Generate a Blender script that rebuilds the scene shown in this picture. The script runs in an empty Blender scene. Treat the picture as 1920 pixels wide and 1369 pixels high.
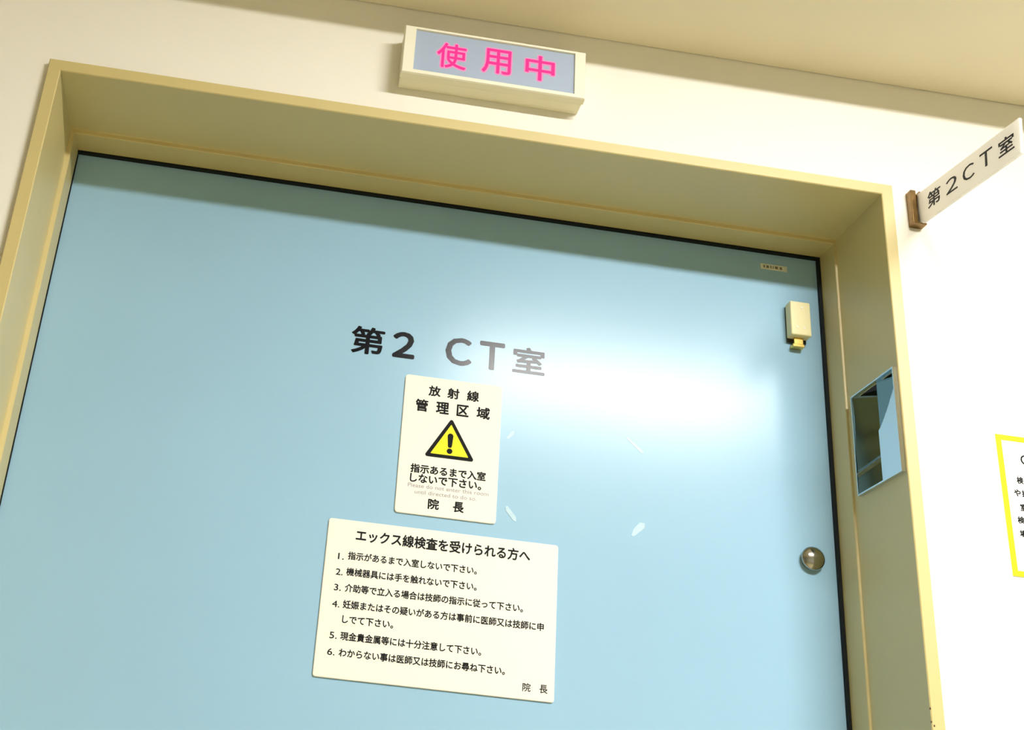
import bpy, bmesh, math, random
from mathutils import Vector, Matrix

random.seed(7)
scene = bpy.context.scene
C = scene.collection

# ------------------------------------------------------------------ camera
cam_data = bpy.data.cameras.new('camera')
cam = bpy.data.objects.new('camera', cam_data)
C.objects.link(cam)
cam.location = (0.35169, -1.41226, 1.15175)
cam.rotation_euler = (1.98297142, -0.08921999, -0.12713999)
cam_data.sensor_width = 36.0
cam_data.lens = 1.16337418 * 36.0
cam_data.shift_x = 0.13474529
cam_data.clip_start = 0.02
scene.camera = cam

# ------------------------------------------------------------------ world, exposure
world = bpy.data.worlds.new('world')
scene.world = world
world.use_nodes = True
world.node_tree.nodes['Background'].inputs['Color'].default_value = (0.9, 0.95, 1.0, 1)
world.node_tree.nodes['Background'].inputs['Strength'].default_value = 0.02
vs = scene.view_settings
vs.view_transform = 'Standard'
vs.look = 'None'
vs.exposure = 0.0
vs.gamma = 1.0
vs.use_curve_mapping = False
scene.cycles.use_denoising = True
scene.cycles.max_bounces = 10
scene.cycles.diffuse_bounces = 6

LAMP_STRENGTH = 152.0          # the corridor ceiling luminaire above and behind the camera

# ------------------------------------------------------------------ measured places (metres)
W = 1.2                         # clear width of the door opening
TOP = 2.15                      # underside of the door frame head
FACE = 0.0179                   # width of the frame's face
Y_WALL = 0.012                  # wall plane; the frame's face stands proud at y = 0
Y_STEP = 0.142                  # step in the frame reveal
Y_BACK = 0.190                  # back edge of the frame reveal
Y_DOOR = 0.19588                # face of the door leaf
IN_STEP = 0.007
CEIL = 2.3612                   # lowered ceiling strip over the door
CEIL_HIGH = 2.68                # main corridor ceiling
Y_DROP = -0.210
Y_REAR = -4.2
X_LEFT, X_RIGHT = -3.2, 4.6

# ------------------------------------------------------------------ materials
def mat(name, color, rough=0.5, metal=0.0, spec=0.5, noise=0.0, nscale=6.0, bump=0.0, bscale=60.0, coat=0.0):
    m = bpy.data.materials.new(name)
    m.use_nodes = True
    nt = m.node_tree
    b = nt.nodes['Principled BSDF']
    b.inputs['Base Color'].default_value = (*color, 1)
    b.inputs['Roughness'].default_value = rough
    b.inputs['Metallic'].default_value = metal
    b.inputs['Specular IOR Level'].default_value = spec
    b.inputs['Coat Weight'].default_value = coat
    b.inputs['Coat Roughness'].default_value = 0.4
    tc = nt.nodes.new('ShaderNodeTexCoord')
    if noise > 0:
        n = nt.nodes.new('ShaderNodeTexNoise')
        n.inputs['Scale'].default_value = nscale
        n.inputs['Detail'].default_value = 4
        nt.links.new(tc.outputs['Object'], n.inputs['Vector'])
        r = nt.nodes.new('ShaderNodeValToRGB')
        r.color_ramp.elements[0].position = 0.3
        r.color_ramp.elements[1].position = 0.7
        r.color_ramp.elements[0].color = (*[c * (1 - noise) for c in color], 1)
        r.color_ramp.elements[1].color = (*[min(1, c * (1 + noise)) for c in color], 1)
        nt.links.new(n.outputs['Fac'], r.inputs['Fac'])
        nt.links.new(r.outputs['Color'], b.inputs['Base Color'])
    if bump > 0:
        n2 = nt.nodes.new('ShaderNodeTexNoise')
        n2.inputs['Scale'].default_value = bscale
        n2.inputs['Detail'].default_value = 3
        nt.links.new(tc.outputs['Object'], n2.inputs['Vector'])
        bp = nt.nodes.new('ShaderNodeBump')
        bp.inputs['Strength'].default_value = bump
        bp.inputs['Distance'].default_value = 0.002
        nt.links.new(n2.outputs['Fac'], bp.inputs['Height'])
        nt.links.new(bp.outputs['Normal'], b.inputs['Normal'])
    return m

def glow(name, color, strength):
    m = bpy.data.materials.new(name)
    m.use_nodes = True
    b = m.node_tree.nodes['Principled BSDF']
    b.inputs['Base Color'].default_value = (*[c * 0.08 for c in color], 1)
    b.inputs['Specular IOR Level'].default_value = 0.2
    b.inputs['Emission Color'].default_value = (*color, 1)
    b.inputs['Emission Strength'].default_value = strength
    return m

def translucent(name, color, share):
    m = bpy.data.materials.new(name)
    m.use_nodes = True
    nt = m.node_tree
    b = nt.nodes['Principled BSDF']
    b.inputs['Base Color'].default_value = (*color, 1)
    b.inputs['Roughness'].default_value = 0.3
    t = nt.nodes.new('ShaderNodeBsdfTranslucent')
    t.inputs['Color'].default_value = (*color, 1)
    x = nt.nodes.new('ShaderNodeMixShader')
    x.inputs['Fac'].default_value = share
    nt.links.new(b.outputs[0], x.inputs[1])
    nt.links.new(t.outputs[0], x.inputs[2])
    nt.links.new(x.outputs[0], nt.nodes['Material Output'].inputs['Surface'])
    return m

M = {
    'wall': mat('cream_wall_paint', (0.88, 0.85, 0.76), 0.6, spec=0.25, noise=0.02, nscale=2.5, bump=0.05, bscale=120),
    'ceiling': mat('cream_ceiling_board', (0.85, 0.785, 0.62), 0.8, spec=0.2, noise=0.02, nscale=3),
    'far_wall': mat('grey_green_wall_paint', (0.55, 0.55, 0.52), 0.5, spec=0.3, noise=0.03, nscale=4),
    'floor': mat('beige_vinyl_floor', (0.48, 0.42, 0.25), 0.45, spec=0.4, noise=0.06, nscale=9),
    'frame': mat('beige_frame_paint', (0.61, 0.50, 0.215), 0.45, spec=0.5, noise=0.025, nscale=7, coat=0.6),
    'door': mat('pale_blue_door_paint', (0.315, 0.52, 0.685), 0.22, spec=0.2, noise=0.025, nscale=3.0, bump=0.03, bscale=9),
    'black': mat('black_gap_shade', (0.006, 0.008, 0.008), 0.6, spec=0.2),  # shade of the gap round the door leaf, as a colour
    'ink': mat('black_vinyl_lettering', (0.003, 0.003, 0.006), 0.2, spec=0.14),
    'print': mat('black_printed_ink', (0.008, 0.009, 0.009), 0.6, spec=0.1),
    'fine': mat('grey_fine_print', (0.36, 0.33, 0.35), 0.6, spec=0.2),
    'plate': mat('ivory_sign_plastic', (0.85, 0.82, 0.73), 0.55, spec=0.25, noise=0.01),
    'yellow': mat('yellow_sign_ink', (0.90, 0.78, 0.015), 0.55, spec=0.2),
    'housing': mat('ivory_housing_plastic', (0.87, 0.84, 0.68), 0.45, spec=0.4, noise=0.01),
    'display': mat('grey_display_window', (0.38, 0.46, 0.60), 0.45, spec=0.4),
    'pink': glow('glowing_pink_characters', (1.0, 0.03, 0.27), 1.0),
    'pinkhalo': glow('pale_pink_halo', (1.0, 0.27, 0.50), 1.0),
    'acrylic': translucent('white_acrylic', (0.97, 0.955, 0.93), 0.66),
    'bronze': mat('brown_bronze_metal', (0.26, 0.165, 0.07), 0.25, metal=1.0, noise=0.2, nscale=90),
    'sensor': mat('cream_sensor_plastic', (0.84, 0.76, 0.44), 0.4, spec=0.4),
    'brass': mat('yellow_brass', (0.83, 0.60, 0.18), 0.25, metal=1.0),
    'dark': mat('dark_brown_metal', (0.03, 0.028, 0.02), 0.5),
    'steel': mat('polished_steel', (0.66, 0.70, 0.71), 0.06, metal=1.0),
    'knob': mat('turned_steel', (0.42, 0.41, 0.36), 0.16, metal=1.0),
    'tape': mat('whitish_tape_residue', (0.40, 0.58, 0.67), 0.4, noise=0.06, nscale=120),
    'paper': mat('white_poster_paper', (0.90, 0.88, 0.84), 0.6, spec=0.2),
    'silver': mat('silver_grey_label', (0.72, 0.74, 0.62), 0.4, noise=0.1, nscale=200),
    'smudge': mat('brown_grey_smudge', (0.22, 0.20, 0.15), 0.6),
    'dimsteel': mat('steel_dim_reflection', (0.20, 0.27, 0.275), 0.09, metal=1.0),  # steel darkened: the pocket's dim reflections are put into the colour
    'rust': mat('rust_speck', (0.10, 0.05, 0.02), 0.8),
    'lampmetal': mat('white_lamp_metal', (0.8, 0.8, 0.78), 0.4),
    'lamp': glow('lit_lamp_diffuser', (1.0, 0.99, 0.96), LAMP_STRENGTH),
}

# ------------------------------------------------------------------ helpers
def link_mesh(name, bm, m, parent=None, smooth=False):
    me = bpy.data.meshes.new(name)
    bmesh.ops.recalc_face_normals(bm, faces=bm.faces)
    bm.to_mesh(me)
    bm.free()
    for mm in (m if isinstance(m, (list, tuple)) else [m]):
        me.materials.append(mm)
    if smooth:
        for p in me.polygons:
            p.use_smooth = True
    o = bpy.data.objects.new(name, me)
    C.objects.link(o)
    if parent is not None:
        o.parent = parent
        if parent.type == 'EMPTY' or True:
            o.matrix_parent_inverse = parent_world(parent).inverted()
    return o

def parent_world(o):
    mw = Matrix.LocRotScale(o.location, o.rotation_euler, o.scale)
    if o.parent:
        mw = parent_world(o.parent) @ o.matrix_parent_inverse @ mw
    return mw

def add_box(bm, a, b, bev=0.0, seg=2):
    g = bmesh.ops.create_cube(bm, size=1.0)
    vs_ = g['verts']
    for v in vs_:
        v.co = Vector(((a[0] + b[0]) / 2 + v.co.x * (b[0] - a[0]),
                       (a[1] + b[1]) / 2 + v.co.y * (b[1] - a[1]),
                       (a[2] + b[2]) / 2 + v.co.z * (b[2] - a[2])))
    if bev > 0:
        es = list({e for v in vs_ for e in v.link_edges})
        bmesh.ops.bevel(bm, geom=es, offset=bev, segments=seg, profile=0.5, affect='EDGES')

def box(name, a, b, m, parent=None, bev=0.0, seg=2):
    bm = bmesh.new()
    add_box(bm, a, b, bev, seg)
    return link_mesh(name, bm, m, parent)

def rounded_plate(name, x0, x1, z0, z1, y0, y1, r, m, parent=None, bev=0.0006, skew=(0, 0, 0, 0)):
    """flat plate facing -y with rounded corners; y0 front, y1 back"""
    bm = bmesh.new()
    pts = []
    for cx, cz, a0 in ((x1 - r, z1 - r, 0), (x0 + r, z1 - r, 90), (x0 + r, z0 + r, 180), (x1 - r, z0 + r, 270)):
        for k in range(7):
            a = math.radians(a0 + 15 * k)
            pts.append((cx + r * math.cos(a), cz + r * math.sin(a)))
    f = bm.faces.new([bm.verts.new((p[0], y0, p[1])) for p in pts])
    e = bmesh.ops.extrude_face_region(bm, geom=[f])
    for v in [g for g in e['geom'] if isinstance(g, bmesh.types.BMVert)]:
        v.co.y = y1
    if bev:
        bmesh.ops.bevel(bm, geom=[ed for ed in bm.edges if all(abs(v.co.y - y0) < 1e-6 for v in ed.verts)],
                        offset=bev, segments=2, affect='EDGES')
    return link_mesh(name, bm, m, parent)

def tag(o, label=None, cat=None, group=None, kind=None):
    if label: o['label'] = label
    if cat: o['category'] = cat
    if group: o['group'] = group
    if kind: o['kind'] = kind
    return o

def empty(name, loc, label=None, cat=None, group=None, kind=None):
    o = bpy.data.objects.new(name, None)
    o.empty_display_size = 0.05
    C.objects.link(o)
    o.location = loc
    return tag(o, label, cat, group, kind)

# text: every run is turned into a thin mesh and fitted into a measured rectangle
def text_bmesh(txt, bold=0.0, spacing=1.0):
    cu = bpy.data.curves.new('run', 'FONT')
    cu.body = txt
    cu.size = 1.0
    cu.space_character = spacing
    cu.resolution_u = 3
    cu.fill_mode = 'FRONT'
    ob = bpy.data.objects.new('run', cu)
    C.objects.link(ob)
    bpy.context.view_layer.update()
    me = bpy.data.meshes.new_from_object(ob.evaluated_get(bpy.context.evaluated_depsgraph_get()))
    bpy.data.objects.remove(ob)
    bpy.data.curves.remove(cu)
    bm = bmesh.new()
    # heavier strokes: overlapping copies of the run, each shifted by a fraction of the stroke
    n = 8 if bold > 0 else 1
    for k in range(n):
        a = 2 * math.pi * k / n
        dx, dy = (bold * math.cos(a), bold * math.sin(a)) if bold > 0 else (0, 0)
        m2 = me.copy()
        for v in m2.vertices:
            v.co.x += dx; v.co.y += dy; v.co.z += k * 2e-6 / 0.02
        bm.from_mesh(m2)
        bpy.data.meshes.remove(m2)
    bpy.data.meshes.remove(me)
    return bm

def extents(bm):
    xs = [v.co.x for v in bm.verts]; ys = [v.co.y for v in bm.verts]
    return min(xs), max(xs), min(ys), max(ys)

def merge(dst, src):
    me = bpy.data.meshes.new('t')
    src.to_mesh(me); src.free()
    dst.from_mesh(me)
    bpy.data.meshes.remove(me)

def run_box(dst, txt, x0, x1, z0, z1, bold=0.0):
    """fit the ink of txt into x0..x1, z0..z1 (plane coordinates u, v kept in x, y)"""
    bm = text_bmesh(txt, bold)
    a, b, c, d = extents(bm)
    for v in bm.verts:
        v.co = Vector((x0 + (v.co.x - a) / (b - a) * (x1 - x0), z0 + (v.co.y - c) / (d - c) * (z1 - z0), v.co.z * 0.02))
    merge(dst, bm)

def run_line(dst, txt, x0, x1, zmid, bold=0.0, em=None):
    """fit a line of text to a measured width; height follows em (or the width's scale)"""
    bm = text_bmesh(txt, bold)
    a, b, c, d = extents(bm)
    s = (x1 - x0) / (b - a)
    sv = em if em else s
    mid = 0.36                                    # middle of a full-height character above the baseline, in em
    for v in bm.verts:
        v.co = Vector((x0 + (v.co.x - a) * s, zmid + (v.co.y - mid) * sv, v.co.z * 0.02))
    merge(dst, bm)

def stamp(name, bm, y, m, parent, thick=0.0004):
    """lettering facing -y: plane (u, v) -> world (u, y, v), with a little thickness"""
    fs = list(bm.faces)
    if thick:
        e = bmesh.ops.extrude_face_region(bm, geom=fs)
        for v in [g for g in e['geom'] if isinstance(g, bmesh.types.BMVert)]:
            v.co.z += thick
    for v in bm.verts:
        v.co = Vector((v.co.x, y - v.co.z, v.co.y))
    return link_mesh(name, bm, m, parent)

# ------------------------------------------------------------------ setting: walls, ceiling, floor
def struct(o, label=None):
    o['kind'] = 'structure'
    if label: o['label'] = label
    return o

bm = bmesh.new()
t = 0.010
ox0, ox1, oz = -FACE + 0.002, W + FACE - 0.002, TOP + FACE - 0.002
add_box(bm, (X_LEFT, Y_WALL, 0), (ox0, Y_WALL + t, CEIL + 0.02))
add_box(bm, (ox1, Y_WALL, 0), (X_RIGHT, Y_WALL + t, CEIL + 0.02))
add_box(bm, (ox0, Y_WALL, oz), (ox1, Y_WALL + t, CEIL + 0.02))
struct(link_mesh('wall_back', bm, M['wall']), 'cream wall around the blue sliding door')
struct(box('wall_front', (X_LEFT, Y_REAR - 0.1, 0), (X_RIGHT, Y_REAR, CEIL_HIGH + 0.1), M['far_wall']), 'grey green wall across the corridor')
struct(box('wall_left', (X_LEFT - 0.1, Y_REAR - 0.1, 0), (X_LEFT, Y_WALL + t, CEIL_HIGH + 0.1), M['far_wall']), 'grey green corridor end wall on the left')
struct(box('wall_right', (X_RIGHT, Y_REAR - 0.1, 0), (X_RIGHT + 0.1, Y_WALL + t, CEIL_HIGH + 0.1), M['far_wall']), 'grey green corridor end wall on the right')
struct(box('floor', (X_LEFT - 0.1, Y_REAR - 0.1, -0.1), (X_RIGHT + 0.1, 0.5, 0.0), M['floor']), 'beige vinyl corridor floor')
bm = bmesh.new()
add_box(bm, (X_LEFT, Y_DROP, CEIL), (X_RIGHT, Y_WALL - 0.0012, CEIL_HIGH + 0.1))
add_box(bm, (X_LEFT - 0.1, Y_REAR - 0.1, CEIL_HIGH), (X_RIGHT + 0.1, Y_DROP, CEIL_HIGH + 0.1))
add_box(bm, (X_LEFT, Y_WALL - 0.0012, CEIL + 0.02), (X_RIGHT, Y_WALL + t, CEIL + 0.1))
struct(link_mesh('ceiling', bm, M['ceiling']), 'cream ceiling with a lowered strip along the door wall')

# ------------------------------------------------------------------ setting: door frame
# profile: (inset from the clear opening, y), from the wall side round the face to the back of the reveal
prof = [(-FACE, Y_WALL + 0.03), (-FACE, 0.0012), (-FACE + 0.0012, 0.0), (-0.0012, 0.0), (0.0, 0.0012),
        (0.0, Y_STEP - 0.0015), (0.0008, Y_STEP), (IN_STEP - 0.0012, Y_STEP + 0.0008), (IN_STEP, Y_STEP + 0.002), (IN_STEP, Y_BACK)]
back = [(-FACE + 0.004, Y_BACK), (-FACE + 0.004, Y_WALL + 0.03)]

PLY0, PLY1, PLZ0, PLZ1 = 0.0035, 0.1215, 1.7190, 1.8715       # steel plate on the right reveal

def jamb(name, side, parent):
    bm = bmesh.new()
    ring = prof + ([] if side == 'right' else back)
    def P(ins, y, z):
        return (ins if side == 'left' else W - (ins * 0.5 if ins > 0 else ins), y, z)
    lo = [bm.verts.new(P(i, y, 0.0)) for i, y in ring]
    hi = [bm.verts.new(P(i, y, TOP - i)) for i, y in ring]
    n = len(ring)
    for k in range(n if side == 'left' else n - 1):
        j = (k + 1) % n
        if side == 'right' and k == 4:           # outer reveal: leave the pocket of the steel plate open
            ya, yb = prof[4][1], prof[5][1]
            h0, h1 = PLY0 + 0.003, PLY1 - 0.003
            q0, q1 = PLZ0 + 0.003, PLZ1 - 0.003
            def quad(y0, y1, z0, z1):
                bm.faces.new([bm.verts.new((W, y, z)) for y, z in ((y0, z0), (y1, z0), (y1, z1), (y0, z1))])
            quad(ya, yb, 0, q0); quad(ya, yb, q1, TOP); quad(ya, h0, q0, q1); quad(h1, yb, q0, q1)
            continue
        bm.faces.new((lo[k], lo[j], hi[j], hi[k]))
    o = link_mesh(name, bm, M['frame'], parent)
    return o

frame = empty('trim_1', (W / 2, Y_WALL, 0), 'beige painted steel door frame around the blue door', kind='structure')
jamb('jamb', 'left', frame)
jr = jamb('jamb', 'right', frame)
bm = bmesh.new()
ring = prof + back
lf = [bm.verts.new((i, y, TOP - i)) for i, y in ring]
rt = [bm.verts.new((W - (i * 0.5 if i > 0 else i), y, TOP - i)) for i, y in ring]
for k in range(len(ring)):
    j = (k + 1) % len(ring)
    bm.faces.new((lf[k], lf[j], rt[j], rt[k]))
link_mesh('head', bm, M['frame'], frame)
# black strip added as painted shade in the gap between reveal and door leaf
bm = bmesh.new()
add_box(bm, (IN_STEP, 0.1885, TOP - 0.0106), (W - IN_STEP * 0.5, 0.1956, TOP - IN_STEP))
add_box(bm, (IN_STEP, 0.1925, 0.0), (0.0080, 0.1956, TOP - 0.0118))
add_box(bm, (W - 0.0078, 0.1885, 0.0), (W - IN_STEP * 0.5, 0.1956, TOP - 0.0118))
tag(link_mesh('gap_shade', bm, M['black'], frame), 'thin black strip of painted shade in the door gap')
# rust specks where the right jamb's paint is chipped
for (x, y, z, r) in ((1.2000, 0.0005, 1.4113, 0.0016), (1.1999, 0.0005, 1.3954, 0.0014), (1.2029, -0.0001, 1.3908, 0.0015)):
    bm = bmesh.new()
    bmesh.ops.create_icosphere(bm, subdivisions=2, radius=r)
    for v in bm.verts:
        v.co = Vector((x + v.co.x * 0.7, y + v.co.y * 0.35, z + v.co.z * random.uniform(0.8, 1.2)))
    tag(link_mesh('paint_chip', bm, M['rust'], jr), 'dark rust speck on the jamb edge')

# ------------------------------------------------------------------ setting: sliding door leaf
door = empty('door_1', (0.6, Y_DOOR, 0.0), 'pale blue sliding door marked as second CT room', kind='structure')
box('door_panel', (-0.055, Y_DOOR, 0.012), (W + 0.055, Y_DOOR + 0.042, TOP + 0.03), M['door'], door, bev=0.001)
bm = bmesh.new()
run_box(bm, '第', 0.4560, 0.5062, 1.8699, 1.9145, 0.022)
run_box(bm, '２', 0.5184, 0.5526, 1.8715, 1.9142, 0.030)
run_box(bm, 'Ｃ', 0.5986, 0.6392, 1.8716, 1.9170, 0.026)
run_box(bm, 'Ｔ', 0.6505, 0.6890, 1.8715, 1.9173, 0.026)
run_box(bm, '室', 0.7016, 0.7510, 1.8731, 1.9160, 0.020)
tag(stamp('lettering', bm, Y_DOOR - 0.0001, M['ink'], door, 0.0004), 'large black room name lettering')

def lathe(bm, prof_, n, center, axis_y=-1):
    rings = []
    for r, h in prof_:
        rings.append([bm.verts.new((center[0] + r * math.cos(2 * math.pi * k / n), center[1] + axis_y * h,
                                    center[2] + r * math.sin(2 * math.pi * k / n))) for k in range(n)] if r > 1e-6
                     else [bm.verts.new((center[0], center[1] + axis_y * h, center[2]))])
    for a, b in zip(rings[:-1], rings[1:]):
        for k in range(n):
            j = (k + 1) % n
            if len(b) == 1:
                bm.faces.new((a[k], a[j], b[0]))
            else:
                bm.faces.new((a[k], a[j], b[j], b[k]))
bm = bmesh.new()
lathe(bm, [(0.0150, 0.0), (0.0150, 0.004), (0.0172, 0.0052), (0.0176, 0.0075), (0.0168, 0.0098), (0.0130, 0.0125),
           (0.0075, 0.0145), (0.0030, 0.0152), (0.0, 0.0153)], 48, (1.1547, Y_DOOR, 1.6400))
tag(link_mesh('door_knob', bm, M['knob'], door, smooth=True), 'round turned steel knob')

def residue(pts, name='tape_residue'):
    bm = bmesh.new()
    f = bm.faces.new([bm.verts.new((x, Y_DOOR - 0.0004, z)) for x, z in pts])
    e = bmesh.ops.extrude_face_region(bm, geom=[f])
    for v in [g for g in e['geom'] if isinstance(g, bmesh.types.BMVert)]:
        v.co.y = Y_DOOR + 0.0002
    tag(link_mesh(name, bm, M['tape'], door), 'whitish scrap of old tape')
residue([(0.7005, 1.6625), (0.7040, 1.6640), (0.7170, 1.6490), (0.7175, 1.6425), (0.7135, 1.6430), (0.7020, 1.6560)])
residue([(0.8862, 1.6430), (0.8900, 1.6420), (0.9065, 1.6570), (0.9060, 1.6635), (0.8990, 1.6640), (0.8895, 1.6530)])
residue([(0.6975, 1.7665), (0.7005, 1.7650), (0.7085, 1.7740), (0.7095, 1.7790), (0.7060, 1.7790)])
residue([(0.8770, 1.7920), (0.8800, 1.7925), (0.9040, 1.7740), (0.9045, 1.7700), (0.9000, 1.7705)])

# ------------------------------------------------------------------ ceiling luminaire (above and behind the camera)
LX0, LX1, LY0, LY1 = 0.92, 1.94, -1.73, -1.48
lamp = empty('ceiling_light', ((LX0 + LX1) / 2, (LY0 + LY1) / 2, CEIL_HIGH), 'long white fluorescent ceiling light over the corridor', 'ceiling light')
bm = bmesh.new()
for a, b in (((LX0 - .02, LY0 - .02), (LX1 + .02, LY0)), ((LX0 - .02, LY1), (LX1 + .02, LY1 + .02)),
             ((LX0 - .02, LY0), (LX0, LY1)), ((LX1, LY0), (LX1 + .02, LY1))):
    add_box(bm, (a[0], a[1], CEIL_HIGH - 0.012), (b[0], b[1], CEIL_HIGH))
link_mesh('frame', bm, M['lampmetal'], lamp)
box('diffuser', (LX0, LY0, CEIL_HIGH - 0.010), (LX1, LY1, CEIL_HIGH - 0.002), M['lamp'], lamp)

# ------------------------------------------------------------------ lit room status sign above the door
SX0, SX1, SZ0, SZ1, SY = 0.4717, 0.7415, 2.2155, 2.2990, -0.028
sign = empty('status_sign', ((SX0 + SX1) / 2, Y_WALL, SZ0),
             'ivory box sign with glowing pink characters above the door frame', 'sign')
bm = bmesh.new()
add_box(bm, (SX0 + 0.001, -0.014, SZ0 + 0.0005), (SX1 - 0.001, Y_WALL, SZ1 - 0.0005), 0.0015)
link_mesh('housing', bm, M['housing'], sign)
# front cover: a bevelled ring with a sunk window
bm = bmesh.new()
DX0, DX1, DZ0, DZ1 = 0.4884, 0.7253, 2.2224, 2.2943
ch = 0.0022
def ringv(x0, x1, z0, z1, y):
    return [bm.verts.new(p) for p in ((x0, y, z0), (x1, y, z0), (x1, y, z1), (x0, y, z1))]
loops = [ringv(SX0, SX1, SZ0, SZ1, -0.0145), ringv(SX0, SX1, SZ0, SZ1, SY + ch), ringv(SX0 + ch * .6, SX1 - ch * .6, SZ0 + ch * .6, SZ1 - ch * .6, SY),
         ringv(DX0, DX1, DZ0, DZ1, SY), ringv(DX0 + .0005, DX1 - .0005, DZ0 + .0005, DZ1 - .0005, SY + 0.0035)]
for a, b in zip(loops[:-1], loops[1:]):
    for k in range(4):
        j = (k + 1) % 4
        bm.faces.new((a[k], a[j], b[j], b[k]))
bm.faces.new(loops[0])
link_mesh('front_cover', bm, M['housing'], sign)
box('display_window', (DX0 - .001, SY + 0.0030, DZ0 - .001), (DX1 + .001, SY + 0.0050, DZ1 + .001), M['display'], sign)
for ch_, x0, x1, z0, z1 in (('使', 0.5215, 0.5645, 2.2355, 2.2790), ('用', 0.5880, 0.6305, 2.2385, 2.2815), ('中', 0.6520, 0.6955, 2.2380, 2.2815)):
    sb, sr = bmesh.new(), bmesh.new()
    run_box(sr, ch_, x0 - .0020, x1 + .0020, z0 - .0020, z1 + .0020, 0.056)
    run_box(sb, ch_, x0, x1, z0, z1, 0.010)
    lit = tag(stamp('lit_character', sb, SY + 0.0026, M['pink'], sign, 0.0004), 'glowing pink character')
    tag(stamp('glow_halo', sr, SY + 0.0030, M['pinkhalo'], lit, 0.0003), 'pale pink halo of the glow')  # halo of the lit character, built as a paler glowing copy

# ------------------------------------------------------------------ radiation area sign
PT = 0.0025
YS = Y_DOOR - PT - 0.0003
rs = empty('warning_sign', (0.615, Y_DOOR, 1.635),
           'upright ivory sign with yellow warning triangle on the blue door', 'sign')
rounded_plate('plate', 0.5422, 0.6877, 1.6342, 1.8458, YS, Y_DOOR - 0.0003, 0.005, M['plate'], rs)
bm = bmesh.new()
for ch_, x0, x1, z0, z1 in (('放', .5777, .5957, 1.8160, 1.8325), ('射', .6057, .6237, 1.8157, 1.8325), ('線', .6351, .6532, 1.8156, 1.8325),
                            ('管', .5598, .5786, 1.7900, 1.8090), ('理', .5905, .6098, 1.7900, 1.8086), ('区', .6212, .6392, 1.7900, 1.8082), ('域', .6509, .6708, 1.7900, 1.8086)):
    run_box(bm, ch_, x0, x1, z0, z1, 0.028)
stamp('heading_lettering', bm, YS, M['print'], rs, 0.0003)
bm = bmesh.new()
run_line(bm, '指示あるまで入室', .5600, .6697, 1.7019, 0.028)
run_line(bm, 'しないで下さい。', .5603, .6640, 1.6876, 0.028)
stamp('message_lettering', bm, YS, M['print'], rs, 0.0003)
bm = bmesh.new()
run_line(bm, 'Please do not enter this room', .5582, .6751, 1.6768, 0.0, em=0.0082)
run_line(bm, 'until directed to do so.', .5687, .6580, 1.6676, 0.0, em=0.0082)
tag(stamp('small_lettering', bm, YS, M['fine'], rs, 0.0003), 'tiny grey printed lettering')
for ch_, x0, x1 in (('院', .5889, .6049), ('長', .6250, .6407)):
    bm = bmesh.new()
    run_box(bm, ch_, x0, x1, 1.6442, 1.6598, 0.028)
    stamp('signature_lettering', bm, YS, M['print'], rs, 0.0003)

def tri(cx, z0, z1, hw, r):
    """rounded triangle outline, apex up"""
    P = [Vector((cx + hw, z0)), Vector((cx, z1)), Vector((cx - hw, z0))]
    cen = sum(P, Vector((0, 0))) / 3
    out = []
    for k in range(3):
        p, a, b = P[k], P[k - 1], P[(k + 1) % 3]
        da, db = (a - p).normalized(), (b - p).normalized()
        half = da.angle(db) / 2
        c = p + (da + db).normalized() * (r / math.sin(half))
        t0 = p + da * (r / math.tan(half)); t1 = p + db * (r / math.tan(half))
        a0 = math.atan2((t0 - c).y, (t0 - c).x); a1 = math.atan2((t1 - c).y, (t1 - c).x)
        while a1 < a0: a1 += 2 * math.pi
        if a1 - a0 > math.pi: a1 -= 2 * math.pi
        out += [(c.x + r * math.cos(a0 + (a1 - a0) * q / 6), c.y + r * math.sin(a0 + (a1 - a0) * q / 6)) for q in range(7)]
    return out
def flat_poly(name, pts, y, m, parent, thick):
    bm = bmesh.new()
    bm.faces.new([bm.verts.new((p[0], p[1], 0)) for p in pts])
    return stamp(name, bm, y, m, parent, thick)
ts = flat_poly('warning_triangle', tri(.6148, 1.7224, 1.7850, .0372, .0028), YS, M['print'], rs, 0.0003)
tag(ts, 'black bordered yellow warning triangle')
flat_poly('triangle_field', tri(.6148, 1.7275, 1.7750, .0279, .0006), YS - 0.0003, M['yellow'], ts, 0.0003)['label'] = 'yellow triangle field'
bm = bmesh.new()
pts = [(.6148 - .0025 + .0009, 1.7410), (.6148 + .0025 - .0009, 1.7410)]
pts = []
for cz, rr, a0 in ((1.7568, .0042, 0), (1.7420, .0030, 180)):
    for k in range(13):
        a = math.radians(a0 + 15 * k)
        pts.append((.6146 + rr * math.cos(a), cz + rr * math.sin(a)))
bm.faces.new([bm.verts.new((p[0], p[1], 0)) for p in pts])
bm.faces.new([bm.verts.new((.6146 + .0042 * math.cos(math.radians(15 * k)), 1.7338 + .0040 * math.sin(math.radians(15 * k)), 0)) for k in range(24)])
stamp('exclamation_mark', bm, YS - 0.0006, M['print'], ts, 0.0003)

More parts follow.
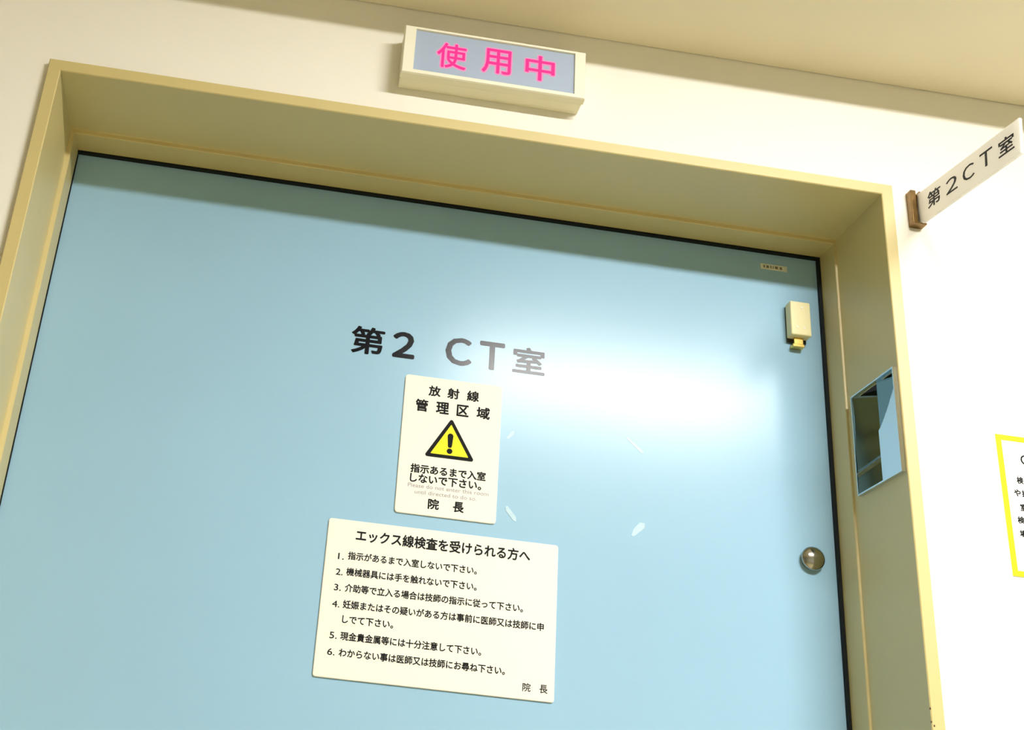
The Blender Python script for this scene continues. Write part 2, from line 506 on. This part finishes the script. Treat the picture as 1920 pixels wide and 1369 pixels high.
# ------------------------------------------------------------------ patient notice sign
ns = empty('notice_sign', (0.615, Y_DOOR, 1.398),
           'wide ivory sign listing six numbered rules, below the warning triangle sign', 'sign')
rounded_plate('plate', 0.4522, 0.7792, 1.3972, 1.6143, YS, Y_DOOR - 0.0003, 0.004, M['plate'], ns)
bm = bmesh.new()
run_line(bm, 'エックス線検査を受けられる方へ', .4917, .7391, 1.5938, 0.026, em=0.0178)
stamp('heading_lettering', bm, YS, M['print'], ns, 0.0003)
bm = bmesh.new()
E_ = 0.0117
for txt, x0, x1, z in (('指示があるまで入室しないで下さい。', .4835, .6645, 1.5639), ('機械器具には手を触れないで下さい。', .4833, .6655, 1.5413),
                       ('介助等で立入る場合は技師の指示に従って下さい。', .4835, .7318, 1.5189),
                       ('妊娠またはその疑いがある方は事前に医師又は技師に申', .4831, .7619, 1.4964), ('しでて下さい。', .4842, .5540, 1.4763),
                       ('現金貴金属等には十分注意して下さい。', .4839, .6766, 1.4536), ('わからない事は医師又は技師にお尋ね下さい。', .4841, .7104, 1.4316)):
    run_line(bm, txt, x0, x1, z, 0.022, em=E_)
for k, (x0, x1, z) in enumerate(((.4699, .4781, 1.5613), (.4690, .4786, 1.5395), (.4688, .4783, 1.5180), (.4685, .4786, 1.4952), (.4693, .4793, 1.4531), (.4686, .4786, 1.4310))):
    run_line(bm, '%d.' % (k + 1), x0, x1, z + 0.0006, 0.008, em=0.0125)
stamp('rule_lettering', bm, YS, M['print'], ns, 0.0003)
for ch_, x0, x1 in (('院', .7352, .7464), ('長', .7586, .7698)):
    bm = bmesh.new()
    run_box(bm, ch_, x0, x1, 1.4080, 1.4192, 0.012)
    stamp('signature_lettering', bm, YS, M['print'], ns, 0.0003)

# ------------------------------------------------------------------ projecting room sign on the right
ps = empty('projecting_sign', (1.251, Y_WALL, 2.13),
           'white blade sign in a bronze bracket standing out from the wall, right of the door', 'sign')
bm = bmesh.new()
add_box(bm, (1.2445, 0.0095, 2.1085), (1.2645, Y_WALL, 2.1640), 0.0006)
add_box(bm, (1.2445, -0.0015, 2.1085), (1.2530, 0.0100, 2.1640), 0.0012)
add_box(bm, (1.2585, 0.0000, 2.1085), (1.2645, 0.0100, 2.1640), 0.0008)
add_box(bm, (1.2445, -0.0030, 2.1062), (1.2645, Y_WALL, 2.1088), 0.0006)
tag(link_mesh('bracket', bm, M['bronze'], ps), 'brown bronze wall bracket')
DROOP = math.radians(6.65)
def blade(u, v, w=0.0):
    """u: outward from the wall, v: up from the blade's lower edge, w: out of the lettered face (-x)"""
    y = 0.0085 - u * math.cos(DROOP) - v * math.sin(DROOP) * 1.0
    z = 2.1090 - u * math.sin(DROOP) + v * math.cos(DROOP)
    return Vector((1.2570 - w, y + 0.0, z))
UL, VH = 0.2395, 0.0512
bm = bmesh.new()
add_box(bm, (0, 0, -0.0045), (UL, VH, 0), 0.0006)
for v in bm.verts:
    v.co = blade(v.co.x, v.co.y, v.co.z)
link_mesh('panel', bm, M['acrylic'], ps)
def to_uv(y, z):
    dy, dz = 0.0085 - y, z - 2.1090
    # inverse of blade()
    u = dy * math.cos(DROOP) - dz * math.sin(DROOP)
    v = dy * -0.0 + (dz + u * math.sin(DROOP)) / math.cos(DROOP)
    return u, v
bm = bmesh.new()
for ch_, q, bold in (('第', [(-.0226, 2.1479), (-.0551, 2.1391), (-.0531, 2.1157), (-.0213, 2.1209)], .012),
                     ('２', [(-.0691, 2.1396), (-.0954, 2.1328), (-.0950, 2.1119), (-.0675, 2.1158)], .004),
                     ('Ｃ', [(-.1085, 2.1348), (-.1361, 2.1278), (-.1340, 2.1063), (-.1083, 2.1126)], .004),
                     ('Ｔ', [(-.1477, 2.1317), (-.1761, 2.1254), (-.1744, 2.1041), (-.1480, 2.1071)], .004),
                     ('室', [(-.1883, 2.1259), (-.2204, 2.1189), (-.2205, 2.0944), (-.1883, 2.1019)], .012)):
    uv = [to_uv(*a) for a in q]
    run_box(bm, ch_, (uv[0][0] + uv[3][0]) / 2, (uv[1][0] + uv[2][0]) / 2, (uv[2][1] + uv[3][1]) / 2, (uv[0][1] + uv[1][1]) / 2, bold)
e = bmesh.ops.extrude_face_region(bm, geom=list(bm.faces))
for v in [g for g in e['geom'] if isinstance(g, bmesh.types.BMVert)]:
    v.co.z += 0.0004
for v in bm.verts:
    v.co = blade(v.co.x, v.co.y, v.co.z)
tag(link_mesh('lettering', bm, M['ink'], ps), 'black room name lettering')

# ------------------------------------------------------------------ latch box on the door
lb = empty('latch_box', (1.151, Y_DOOR, 1.975),
           'small cream plastic box with brass catch at the upper right corner of the blue door', 'latch')
LBY = Y_DOOR - 0.022
bm = bmesh.new()
lo = [(1.1345, 1.9890), (1.1690, 1.9890), (1.1690, 2.0485), (1.1345, 2.0485)]
add_box(bm, (1.1345, LBY, 1.9905), (1.1672, Y_DOOR - 0.0035, 2.0490), 0.0022, 3)
link_mesh('housing', bm, M['sensor'], lb)
box('base_plate', (1.1355, Y_DOOR - 0.0036, 1.9850), (1.1662, Y_DOOR - 0.0002, 2.0470), M['dark'], lb, bev=0.0006)['label'] = 'dark base plate'
bm = bmesh.new()
add_box(bm, (1.1425, Y_DOOR - 0.0125, 1.9760), (1.1575, Y_DOOR - 0.0040, 1.9906), 0.0012)
add_box(bm, (1.1402, Y_DOOR - 0.0130, 1.9742), (1.1588, Y_DOOR - 0.0012, 1.9796), 0.0009)
tag(link_mesh('catch', bm, M['brass'], lb), 'yellow brass catch')
for x, z in ((1.1530, 2.0385), (1.1445, 2.0040), (1.1555, 2.0035)):
    bm = bmesh.new()
    lathe(bm, [(0.0022, 0.0), (0.0020, 0.0004), (0.0, 0.0006)], 16, (x, LBY, z))
    tag(link_mesh('screw_cap', bm, M['housing'], lb), 'pale screw cap')

# ------------------------------------------------------------------ silver sticker under the frame head
sl = empty('label_sticker', (1.121, Y_DOOR, 2.1115),
           'narrow silver grey label sticker in the shaded strip at the top of the door', 'sticker')
box('sticker_base', (1.0986, Y_DOOR - 0.0006, 2.1112), (1.1429, Y_DOOR - 0.0001, 2.1210), M['silver'], sl)
bm = bmesh.new()
xx = 1.1035
for wd in (.0030, .0050, .0022, .0016, .0062, .0050):
    add_box(bm, (xx, Y_DOOR - 0.0008, 2.1138), (xx + wd * .8, Y_DOOR - 0.0005, 2.1186))
    xx += wd + .0018
tag(link_mesh('smudged_print', bm, M['smudge'], sl), 'faded smudged print')

# ------------------------------------------------------------------ polished steel pull plate on the right reveal
pp = empty('pull_plate', (W, 0.06, PLZ0), 'polished steel pull plate set in the right side of the door frame', 'pull plate')
XF = W - 0.006
bm = bmesh.new()                                   # raised rim
rim = 0.0022
for (ya, yb, za, zb) in ((PLY0, PLY1, PLZ0, PLZ0 + rim), (PLY0, PLY1, PLZ1 - rim, PLZ1), (PLY0, PLY0 + rim, PLZ0 + rim, PLZ1 - rim), (PLY1 - rim, PLY1, PLZ0 + rim, PLZ1 - rim)):
    add_box(bm, (XF - 0.0006, ya, za), (W - 0.0002, yb, zb))
link_mesh('rim', bm, M['steel'], pp)
NY, NZ = 150, 180
y0, y1, z0, z1 = PLY0 + rim * .5, PLY1 - rim * .5, PLZ0 + rim * .5, PLZ1 - rim * .5
def lip(z):
    """y of the pocket's curved lip at height z"""
    zt = 1.795
    if z <= zt:
        return 0.0535
    return max(0.002, 0.0535 - 0.050 * ((z - zt) / 0.050) ** 0.8)
def depth(y, z):  # slopes shaped for the dim reflections they give
    if y < lip(z):
        return 0.0
    if y > 0.0545:
        d = 0.53 * (0.1185 - y)
        zr = 1.7515 + (0.1185 - y) / 0.065 * 0.032          # bead added to give the pocket a bright reflected streak
        q = (z - zr) / 0.0022
        d -= 0.0022 * math.exp(-q * q)
        d += 0.0016 * math.sin((z - 1.72) * 42.0)
    else:
        d = 0.003 + 0.25 * (0.0545 - y)
    return max(0.0, d)
pts = [[(XF + depth(y0 + (y1 - y0) * i / NY, z0 + (z1 - z0) * j / NZ), y0 + (y1 - y0) * i / NY, z0 + (z1 - z0) * j / NZ)
        for j in range(NZ + 1)] for i in range(NY + 1)]
def sheet(name, flat, m):
    bm = bmesh.new()
    seen = {}
    for i in range(NY):
        for j in range(NZ):
            ks = ((i, j), (i + 1, j), (i + 1, j + 1), (i, j + 1))
            if all(pts[a][b][0] < XF + 1e-6 and pts[a][b][1] < 0.056 and pts[a][b][2] < 1.85 for a, b in ks) == flat:
                bm.faces.new([seen.setdefault(k, None) or seen.__setitem__(k, bm.verts.new(pts[k[0]][k[1]])) or seen[k] for k in ks])
    return link_mesh(name, bm, m, pp)
sheet('face_plate', True, M['steel'])
sheet('pocket', False, M['dimsteel'])['label'] = 'hollowed pocket with dim reflections put into its colour'

# ------------------------------------------------------------------ yellow bordered poster at the right
po = empty('poster', (1.45, Y_WALL, 1.595), 'white wall poster with a yellow border at the right edge of the photo', 'poster')
PX0, PX1, PZ0, PZ1 = 1.3391, 1.60, 1.5960, 1.7945
box('sheet', (PX0, Y_WALL - 0.0007, PZ0), (PX1, Y_WALL - 0.0001, PZ1), M['paper'], po)
bm = bmesh.new()
bw = 0.0078
for a, b in (((PX0, PZ0), (PX1, PZ0 + bw)), ((PX0, PZ1 - bw), (PX1, PZ1)), ((PX0, PZ0 + bw), (PX0 + bw, PZ1 - bw)), ((PX1 - bw, PZ0 + bw), (PX1, PZ1 - bw))):
    add_box(bm, (a[0], Y_WALL - 0.0010, a[1]), (b[0], Y_WALL - 0.0006, b[1]))
tag(link_mesh('border', bm, M['yellow'], po), 'bright yellow border')
bm = bmesh.new()
run_box(bm, 'C', 1.3716, 1.3826, 1.7543, 1.7683, 0.01)
for ch_, x, z in (('検', 1.3621, 1.7258), ('査', 1.3728, 1.7258), ('や', 1.3558, 1.7072), ('撮', 1.3672, 1.7072), ('室', 1.3621, 1.6874), ('検', 1.3559, 1.6692), ('査', 1.3666, 1.6692), ('場', 1.3566, 1.6502)):
    run_box(bm, ch_, x, x + .0096, z, z + .0100, 0.03)
stamp('lettering', bm, Y_WALL - 0.0007, M['print'], po, 0.0003)
